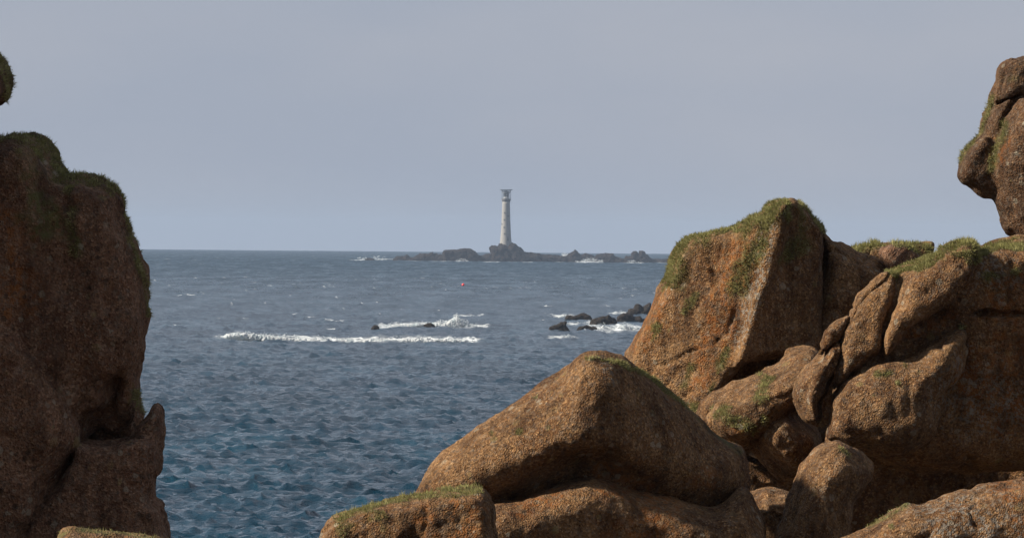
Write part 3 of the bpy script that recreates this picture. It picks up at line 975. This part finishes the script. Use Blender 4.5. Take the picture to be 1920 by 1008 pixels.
# ------------------------------------------------------------------ reef, skerries, surf
def sea_thing(name, label, cat, D, prims, mat, h, noise, group=None, part='rock_mass', seed=1):
    Fv, org = lobe_field(prims, h, pad=3 * h + 2, k=2.0)
    V, Q = surface_nets(Fv, org, h)
    V = roughen(V, Q, noise)
    W = to_world(V, D)
    lo, hi = W.min(0), W.max(0)
    origin = np.array([(lo[0] + hi[0]) / 2, (lo[1] + hi[1]) / 2, lo[2]])
    me = mesh_np(part, W - origin, Q, mat)
    for a in ('moss', 'orange', 'grey'):
        fattr(me, a, np.zeros(len(V)))
    o = link(name, me, None, Vector(origin))
    tag(o, label, cat, group)
    return o

REEF_D = sea_D(950, 490)
RN = [(2.0, 16.0, 1), (1.6, 6.5, 2), (0.9, 2.6, 3)]
def reef(name, label, poly, R, T, w, seed=1, more=()):
    prims = [lobe(poly, R, T, w, blur=0, n=3)] + [lobe(*m, blur=0, n=3) for m in more]
    return sea_thing(name, label, 'reef', REEF_D, prims, MAT_REEF, 1.1, [(a, b, c + seed) for a, b, c in RN])

reef('low_reef', 'long low ledge of dark reef rock at the left end of the lighthouse reef',
     [(735, 489), (745, 482), (757, 480), (763, 476), (770, 481), (785, 477), (805, 475), (812, 471), (816, 476), (840, 477), (880, 478), (930, 479), (930, 500), (735, 500)], 7, 14, 0, 1)
reef('reef_hump', 'blocky hump of reef rock left of the lighthouse',
     [(830, 487), (831, 471), (846, 469), (858, 468), (872, 466), (884, 468), (893, 473), (898, 484), (898, 500), (830, 500)], 5, 13, -6, 2)
reef('lighthouse_rock', 'tallest craggy rock of the reef carrying the lighthouse',
     [(914, 492), (919, 482), (921, 475), (918, 464), (927, 461), (933, 462), (937, 457), (945, 457), (952, 460), (958, 456), (966, 458), (975, 465), (983, 471), (1000, 477), (1012, 482), (1012, 503), (912, 503)], 9, 22, 0, 3)
reef('low_reef', 'low reef ledge just right of the lighthouse rock',
     [(985, 484), (992, 474), (1008, 475), (1030, 478), (1050, 479), (1075, 482), (1090, 486), (1090, 503), (985, 503)], 6, 14, 6, 4)
reef('reef_hump', 'pointed reef rock beside the burst of spray right of the lighthouse',
     [(1062, 490), (1066, 477), (1074, 472), (1078, 468), (1085, 472), (1090, 476), (1098, 474), (1104, 478), (1118, 482), (1130, 486), (1130, 503), (1060, 503)], 6, 12, 0, 5)
reef('reef_dome', 'smooth rounded reef rock with dark wet foot near the right end of the reef',
     [(1112, 492), (1117, 480), (1131, 475), (1147, 474), (1155, 480), (1166, 486), (1176, 490), (1178, 503), (1108, 503)], 8, 13, -6, 6)
reef('twin_peaked_reef', 'twin-peaked reef rock at the far right end of the reef',
     [(1170, 494), (1175, 481), (1184, 480), (1185, 473), (1195, 471), (1197, 477), (1199, 471), (1207, 471), (1213, 478), (1220, 485), (1235, 487), (1250, 485), (1275, 488), (1275, 505), (1170, 505)], 6, 13, 2, 7)
reef('awash_rock', 'tiny awash rock in white water left of the reef', [(682, 490), (690, 485), (700, 486), (704, 492), (700, 500), (684, 500)], 4, 6, 0, 8)

def skerry(label, poly, base_y, seed, R=8, T=14, group=None):
    cx = sum(p[0] for p in poly) / len(poly)
    D = sea_D(cx, base_y + 3.0)
    return sea_thing('sea_rock', label, 'sea rock', D, [lobe(poly, R, T, 0, blur=0, n=3)], MAT_SKERRY, 0.9,
                     [(2.0, 14.0, 1 + seed), (1.3, 6.0, 2 + seed), (0.6, 2.5, 3 + seed)], 'low rocks breaking the swell')
skerry('small lone dark rock at the left end of the broken surf', [(696, 615), (699, 610), (704, 608), (709, 611), (711, 616), (709, 624), (697, 624)], 615, 1, 5, 7)
skerry('small dark rock in the middle of the left surf, beside the spray', [(795, 609), (800, 604), (807, 603), (813, 607), (815, 612), (812, 622), (796, 622)], 611, 2, 5, 7)
skerry('jagged pointed rock leftmost of the right-hand rocks', [(1028, 617), (1036, 611), (1044, 609), (1050, 604), (1056, 605), (1062, 603), (1063, 610), (1067, 616), (1067, 628), (1028, 628)], 617, 3, 6, 9)
skerry('flat brown rock, farther back, left of the big dark rock', [(1061, 594), (1066, 590), (1080, 590), (1094, 587), (1101, 589), (1109, 595), (1109, 604), (1061, 604)], 596, 4, 5, 10)
skerry('big dark rock in the middle of the right-hand rocks', [(1108, 604), (1117, 596), (1128, 592), (1136, 592), (1142, 590), (1147, 596), (1153, 598), (1155, 606), (1155, 618), (1106, 618)], 606, 5, 8, 12)
skerry('low wash-covered rock in front of the big dark rock', [(1084, 614), (1092, 611), (1100, 609), (1108, 612), (1116, 614), (1118, 622), (1084, 622)], 615, 6, 4, 8)
skerry('long low dark rock behind the surf near the peaked boulder', [(1157, 596), (1163, 590), (1172, 587), (1182, 588), (1190, 593), (1200, 592), (1206, 598), (1215, 600), (1215, 612), (1157, 612)], 600, 7, 5, 10)
skerry('twin-topped black rock farthest right, partly hidden by the peaked boulder', [(1175, 587), (1180, 580), (1188, 579), (1193, 571), (1200, 571), (1205, 577), (1212, 571), (1219, 568), (1225, 574), (1240, 582), (1244, 598), (1172, 598)], 588, 8, 8, 14)

def surf(label, poly, base_y, seed, T=16, R=6, D=None, amp=1.0):
    cx = sum(p[0] for p in poly) / len(poly)
    D = D or sea_D(cx, base_y)
    ymax = max(p[1] for p in poly)
    core = [(x, y + (3.6 if y < ymax - 3 else 12)) for x, y in poly]
    o = sea_thing('breaking_wave', label, 'breaking wave', D, [lobe(core, R, T, 0, blur=0, n=3)], MAT_FOAM, 0.9,
                     [(1.6 * amp, 12.0, 1 + seed), (1.6 * amp, 5.0, 2 + seed), (1.2 * amp, 2.2, 3 + seed)], 'surf on the water')
    # torn flecks of spray and lace foam over and around the crest
    rg = np.random.default_rng(seed + 50)
    P2 = np.array(poly, dtype=float)
    lo, hi = P2.min(0) - 5, P2.max(0) + 3
    n = int(min(9000, (hi - lo).prod() * 2.2))
    uv = lo + rg.random((n, 2)) * (hi - lo)
    d = poly_sdf(P2, uv[:, 0], uv[:, 1])
    jit = fbm(np.stack([uv[:, 0], uv[:, 1] * 2, 0 * uv[:, 0]], 1), 7.0, 2, seed)
    keep = rg.random(n) < np.clip(0.55 + d / 4.0 + 0.8 * jit, 0, 1)
    uv = uv[keep]
    n = len(uv)
    c = np.stack([uv[:, 0], uv[:, 1], rg.normal(size=n) * T * 0.5 - T * 0.4], 1)
    tri = c[:, None, :] + rg.normal(size=(n, 3, 3)) * np.array([0.75, 0.42, 0.6]) * (0.5 + rg.random((n, 1, 1)))
    W = to_world(tri.reshape(-1, 3), D) - np.array(o.location)
    sp = link('spray', mesh_np('spray', W, np.arange(3 * n).reshape(-1, 3), MAT_FOAM, smooth=False, tri=True), o)
    tag(sp, kind='stuff')
    return o
def strip(line, up, down):
    """a long thin foam ridge from a centre line with half heights"""
    a = [(x, y - u) for (x, y), u in zip(line, up)]
    b = [(x, y + d) for (x, y), d in zip(line, down)]
    return a + b[::-1]
surf('long white breaker nearest the camera, running across the open water',
     strip([(425, 627), (460, 629), (520, 633), (580, 636), (650, 638), (720, 637), (780, 637), (840, 637), (890, 639)], [3, 7, 6, 4, 5, 3.5, 6, 5, 2], [3, 5, 6, 5, 5, 5, 6, 6, 3]), 640, 1, 10, 4)
surf('low foaming wave joining the two small rocks', strip([(713, 614), (735, 610), (760, 609), (790, 606)], [1, 4, 3, 3], [2, 3, 3, 3]), 613, 2, 10, 3)
surf('tall burst of spray right of the small middle rock',
     [(806, 611), (815, 603), (830, 601), (845, 597), (857, 589), (865, 598), (875, 603), (890, 606), (905, 611), (890, 615), (850, 615), (815, 614)], 613, 3, 12, 5, amp=1.3)
surf('white surf heaped in front of the right-hand rocks',
     [(1112, 616), (1122, 612), (1132, 607), (1140, 612), (1152, 614), (1160, 608), (1170, 604), (1180, 608), (1195, 612), (1215, 614), (1215, 622), (1160, 621), (1112, 619)], 618, 4, 12, 4, amp=1.2)
surf('white wash at the left end of the flat brown rock', [(1040, 594), (1048, 590), (1060, 589), (1064, 594), (1060, 597), (1045, 597)], 596, 5, 8, 3)
surf('small white splash left of the twin-topped black rock', [(1155, 587), (1165, 583), (1174, 583), (1177, 587), (1170, 590)], 588, 6, 7, 3)
surf('small curling whitecap in front of the jagged pointed rock', [(1045, 632), (1056, 629), (1066, 628), (1075, 632), (1062, 634)], 633, 7, 7, 2.5)
surf('puff of spray thrown up between the reef rocks right of the lighthouse', [(1052, 482), (1055, 476), (1060, 474), (1065, 477), (1066, 484), (1062, 488), (1054, 488)], 0, 8, 6, 5, D=REEF_D * 1.004, amp=0.6)
surf('bright surf breaking before the rounded reef rock', strip([(1080, 491), (1095, 489), (1110, 489), (1128, 491)], [1.5, 2.5, 2.5, 1.5], [2, 2, 2, 2]), 492, 9, 8, 3, amp=0.6)
surf('white water at the foot of the twin-peaked reef rock', strip([(1175, 492), (1190, 491), (1203, 492)], [1.5, 2, 1], [2, 2, 2]), 493, 10, 7, 3, amp=0.6)
surf('surf below the blocky hump of the reef', strip([(856, 489), (866, 487.5), (876, 489)], [1, 2.4, 1], [2, 2, 2]), 490, 11, 7, 3, amp=0.5)
surf('white water at the left tip of the reef', strip([(734, 487), (744, 486.3), (752, 487)], [1, 1.6, 1], [2, 2, 2]), 488, 12, 6, 3, amp=0.5)
surf('broken white water around the tiny awash rock', strip([(672, 487), (690, 486), (705, 485), (722, 486)], [1, 1.6, 1.6, 1], [2, 2, 2, 2]), 487, 13, 7, 3, amp=0.6)

# ------------------------------------------------------------------ lighthouse
MAT_TOWER = simple('pale_granite', (0.215, 0.21, 0.20), 0.85, 0.35, 0.05, 0.10)
MAT_TRIM = simple('weathered_stone', (0.075, 0.075, 0.075), 0.85, 0.6, 0.05, 0.15)
MAT_STEEL = simple('grey_steel', (0.13, 0.15, 0.17), 0.55, 0.8, 0.01, 0.15)
MAT_LANT = simple('lantern_metal', (0.35, 0.36, 0.37), 0.5, 0.8, 0.01, 0.1)
MAT_DARK = simple('dark_opening', (0.035, 0.035, 0.04), 0.4, 0.8, 0.01, 0.1)
mg, tg = new_mat('lantern_glass')
bgl = nd(tg, 'BsdfPrincipled', Roughness=0.05)
bgl.inputs['Base Color'].default_value = (0.05, 0.06, 0.07, 1)
og = nd(tg, 'OutputMaterial')
tg.links.new(bgl.outputs['BSDF'], og.inputs['Surface'])
MAT_GLASS = mg

def lathe(profile, n=48):
    V, Q = [], []
    for r, z in profile:
        for k in range(n):
            a = 2 * math.pi * k / n
            V.append((r * math.cos(a), r * math.sin(a), z))
    m = len(profile)
    for i in range(m - 1):
        for k in range(n):
            k1 = (k + 1) % n
            Q.append((i * n + k, i * n + k1, (i + 1) * n + k1, (i + 1) * n + k))
    Q.append(tuple(reversed(range(n))))
    Q.append(tuple(range((m - 1) * n, m * n)))
    return V, Q

def bar(p, q, r, n=6, r2=None):
    p, q = Vector(p), Vector(q)
    d = (q - p).normalized()
    a = d.orthogonal().normalized()
    b = d.cross(a)
    V, Q = [], []
    for c, rr in ((p, r), (q, r if r2 is None else r2)):
        for k in range(n):
            t = 2 * math.pi * k / n
            V.append(tuple(c + (a * math.cos(t) + b * math.sin(t)) * rr))
    for k in range(n):
        k1 = (k + 1) % n
        Q.append((k, k1, n + k1, n + k))
    Q.append(tuple(reversed(range(n))))
    Q.append(tuple(range(n, 2 * n)))
    return V, Q

def join(lst):
    V, Q = [], []
    for v, q in lst:
        o = len(V)
        V += v
        Q += [tuple(i + o for i in f) for f in q]
    return V, Q

def part(name, vq, mat, parent, smooth=False):
    me = bpy.data.meshes.new(name)
    me.from_pydata(vq[0], [], vq[1])
    me.materials.append(mat)
    if smooth:
        for p in me.polygons:
            p.use_smooth = len(p.vertices) == 4
    return link(name, me, parent)

def box(c, sx, sy, sz, rz=0.0):
    V = []
    for x in (-1, 1):
        for y in (-1, 1):
            for z in (-1, 1):
                X, Y = x * sx / 2, y * sy / 2
                V.append((c[0] + X * math.cos(rz) - Y * math.sin(rz), c[1] + X * math.sin(rz) + Y * math.cos(rz), c[2] + z * sz / 2))
    return V, [(0, 1, 3, 2), (4, 6, 7, 5), (0, 4, 5, 1), (2, 3, 7, 6), (0, 2, 6, 4), (1, 5, 7, 3)]

def build_lighthouse():
    S = REEF_D / F                        # metres per photograph pixel there
    base = at(948.3, 462, REEF_D)
    root = bpy.data.objects.new('lighthouse', None)
    COL.objects.link(root)
    root.location = base
    tag(root, 'tall pale tapering stone lighthouse with a helicopter deck on top', 'lighthouse')
    def z(py): return (462 - py) * S
    prof = []
    for py, w in [(464, 12.2), (458, 11.6), (450, 10.7), (440, 9.9), (425, 9.0), (410, 8.3), (395, 7.8), (382, 7.5), (378, 7.5)]:
        prof.append((0.97 * w * S, z(py)))
    part('tower', lathe(prof, 64), MAT_TOWER, root, True)
    part('gallery', lathe([(7.5 * S, z(378.2)), (8.5 * S, z(375.5)), (8.7 * S, z(374)), (8.7 * S, z(372.6)), (6 * S, z(372.5))], 48), MAT_TRIM, root)
    ln = part('lantern', lathe([(5.0 * S, z(372.6)), (5.0 * S, z(370)), (4.6 * S, z(369.8)), (4.6 * S, z(361)), (5.2 * S, z(360.8)), (5.2 * S, z(360)), (2.0 * S, z(357.5)), (0.6 * S, z(357.2))], 32), MAT_LANT, root, True)
    for k in range(12):
        a = 2 * math.pi * (k + 0.5) / 12
        part('pane', box((4.62 * S * math.cos(a), 4.62 * S * math.sin(a), z(365.4)), 0.25, 1.9 * S, 7.4 * S, a), MAT_GLASS, ln)
    # helideck on a ring of steel legs
    deck = part('helideck', lathe([(10.2 * S, z(356.9)), (10.6 * S, z(356.6)), (10.6 * S, z(355.6)), (10.2 * S, z(355.4))], 32), MAT_STEEL, root)
    net = [(10.5 * S, z(356.2)), (12.6 * S, z(355.6)), (12.6 * S, z(355.3)), (10.5 * S, z(355.7))]
    part('safety_net', lathe(net, 32), MAT_STEEL, deck)
    N = 12
    for k in range(N):
        a = 2 * math.pi * (k + 0.3) / N
        a2 = 2 * math.pi * (k + 1.3) / N
        b0 = (8.0 * S * math.cos(a), 8.0 * S * math.sin(a), z(372.8))
        t0 = (8.4 * S * math.cos(a), 8.4 * S * math.sin(a), z(356.8))
        t1 = (8.4 * S * math.cos(a2), 8.4 * S * math.sin(a2), z(361.5))
        m0 = (8.2 * S * math.cos(a), 8.2 * S * math.sin(a), z(361.5))
        part('deck_leg', bar(b0, t0, 0.22 * S), MAT_STEEL, root)
        part('deck_brace', bar(m0, (8.4 * S * math.cos(a2), 8.4 * S * math.sin(a2), z(357)), 0.28 * S), MAT_STEEL, root)
        part('deck_ring', bar(m0, t1, 0.4 * S), MAT_STEEL, root)
    rail = []
    for k in range(24):
        a = 2 * math.pi * k / 24
        a2 = 2 * math.pi * (k + 1) / 24
        p = (8.6 * S * math.cos(a), 8.6 * S * math.sin(a))
        q = (8.6 * S * math.cos(a2), 8.6 * S * math.sin(a2))
        rail.append(bar((p[0], p[1], z(372.7)), (p[0], p[1], z(370.2)), 0.05))
        rail.append(bar((p[0], p[1], z(370.2)), (q[0], q[1], z(370.2)), 0.05))
    part('gallery_railing', join(rail), MAT_STEEL, root)
    # windows, climbing round the shaft
    def rad(py):
        return np.interp(-py, [-464, -458, -450, -440, -425, -410, -395, -382], [12.2, 11.6, 10.7, 9.9, 9.0, 8.3, 7.8, 7.5]) * S
    for px, py in [(945.0, 412), (944.8, 426), (940.6, 420), (945.5, 399), (945.5, 438), (952.5, 405), (951.5, 445)]:
        x = (px - 948.3) * S
        r = rad(py)
        a = math.asin(max(-0.97, min(0.97, x / r)))
        dirx, diry = math.sin(a), -math.cos(a)
        w = part('window', box((dirx * r, diry * r, z(py)), 0.30, 0.9, 1.3, a - math.pi / 2), MAT_TRIM, root)
        part('pane', box((dirx * (r + 0.12), diry * (r + 0.12), z(py)), 0.16, 0.6, 1.0, a - math.pi / 2), MAT_DARK, w)
    a = 0.35
    r = rad(449)
    d = part('door', box((math.sin(a) * r, -math.cos(a) * r, z(449)), 0.4, 1.3, 2.4, a - math.pi / 2), MAT_DARK, root)
build_lighthouse()

# ------------------------------------------------------------------ buoy
def build_buoy():
    D = sea_D(868.5, 536.5)
    p = at(868.5, 536.5, D)
    p.z = sea_z(p.x, p.y) + 0.15
    s = D / F
    R = 2.8 * s
    root = bpy.data.objects.new('buoy', None)
    COL.objects.link(root)
    root.location = p
    tag(root, 'small round red buoy floating on the open water below the lighthouse', 'buoy')
    m = simple('red_buoy', (0.72, 0.035, 0.04), 0.35, 1.0, 0.005, 0.06)
    prof = []
    for k in range(17):
        t = -math.pi / 2 + math.pi * k / 16
        prof.append((max(0.05, R * math.cos(t)), R * 0.75 + R * math.sin(t)))
    part('float', lathe(prof, 32), m, root, True)
    part('band', lathe([(R * 0.99, R * 0.66), (R * 1.05, R * 0.68), (R * 1.05, R * 0.82), (R * 0.99, R * 0.84)], 32), m, root)
    ring = []
    for k in range(12):
        a, b = 2 * math.pi * k / 12, 2 * math.pi * (k + 1) / 12
        ring.append(bar((0.18 * math.cos(a), 0, R * 1.83 + 0.18 * math.sin(a)), (0.18 * math.cos(b), 0, R * 1.83 + 0.18 * math.sin(b)), 0.04))
    part('lifting_eye', join(ring), MAT_STEEL, root)
build_buoy()

# ------------------------------------------------------------------ haze
def build_haze():
    V, Q = box((0, 0, 0), 54000, 54000, 135)
    me = bpy.data.meshes.new('haze')
    me.from_pydata(V, [], Q)
    m = bpy.data.materials.new('sea_haze')
    m.use_nodes = True
    t = m.node_tree
    t.nodes.clear()
    v = t.nodes.new('ShaderNodeVolumePrincipled')
    v.inputs['Color'].default_value = (0.38, 0.48, 0.64, 1)
    v.inputs['Density'].default_value = 4.3e-5
    v.inputs['Anisotropy'].default_value = 0.0
    o = t.nodes.new('ShaderNodeOutputMaterial')
    t.links.new(v.outputs['Volume'], o.inputs['Volume'])
    me.materials.append(m)
    ob = link('haze', me, None, Vector((0, 0, 135 / 2 - 52)))
    tag(ob, kind='stuff')
build_haze()
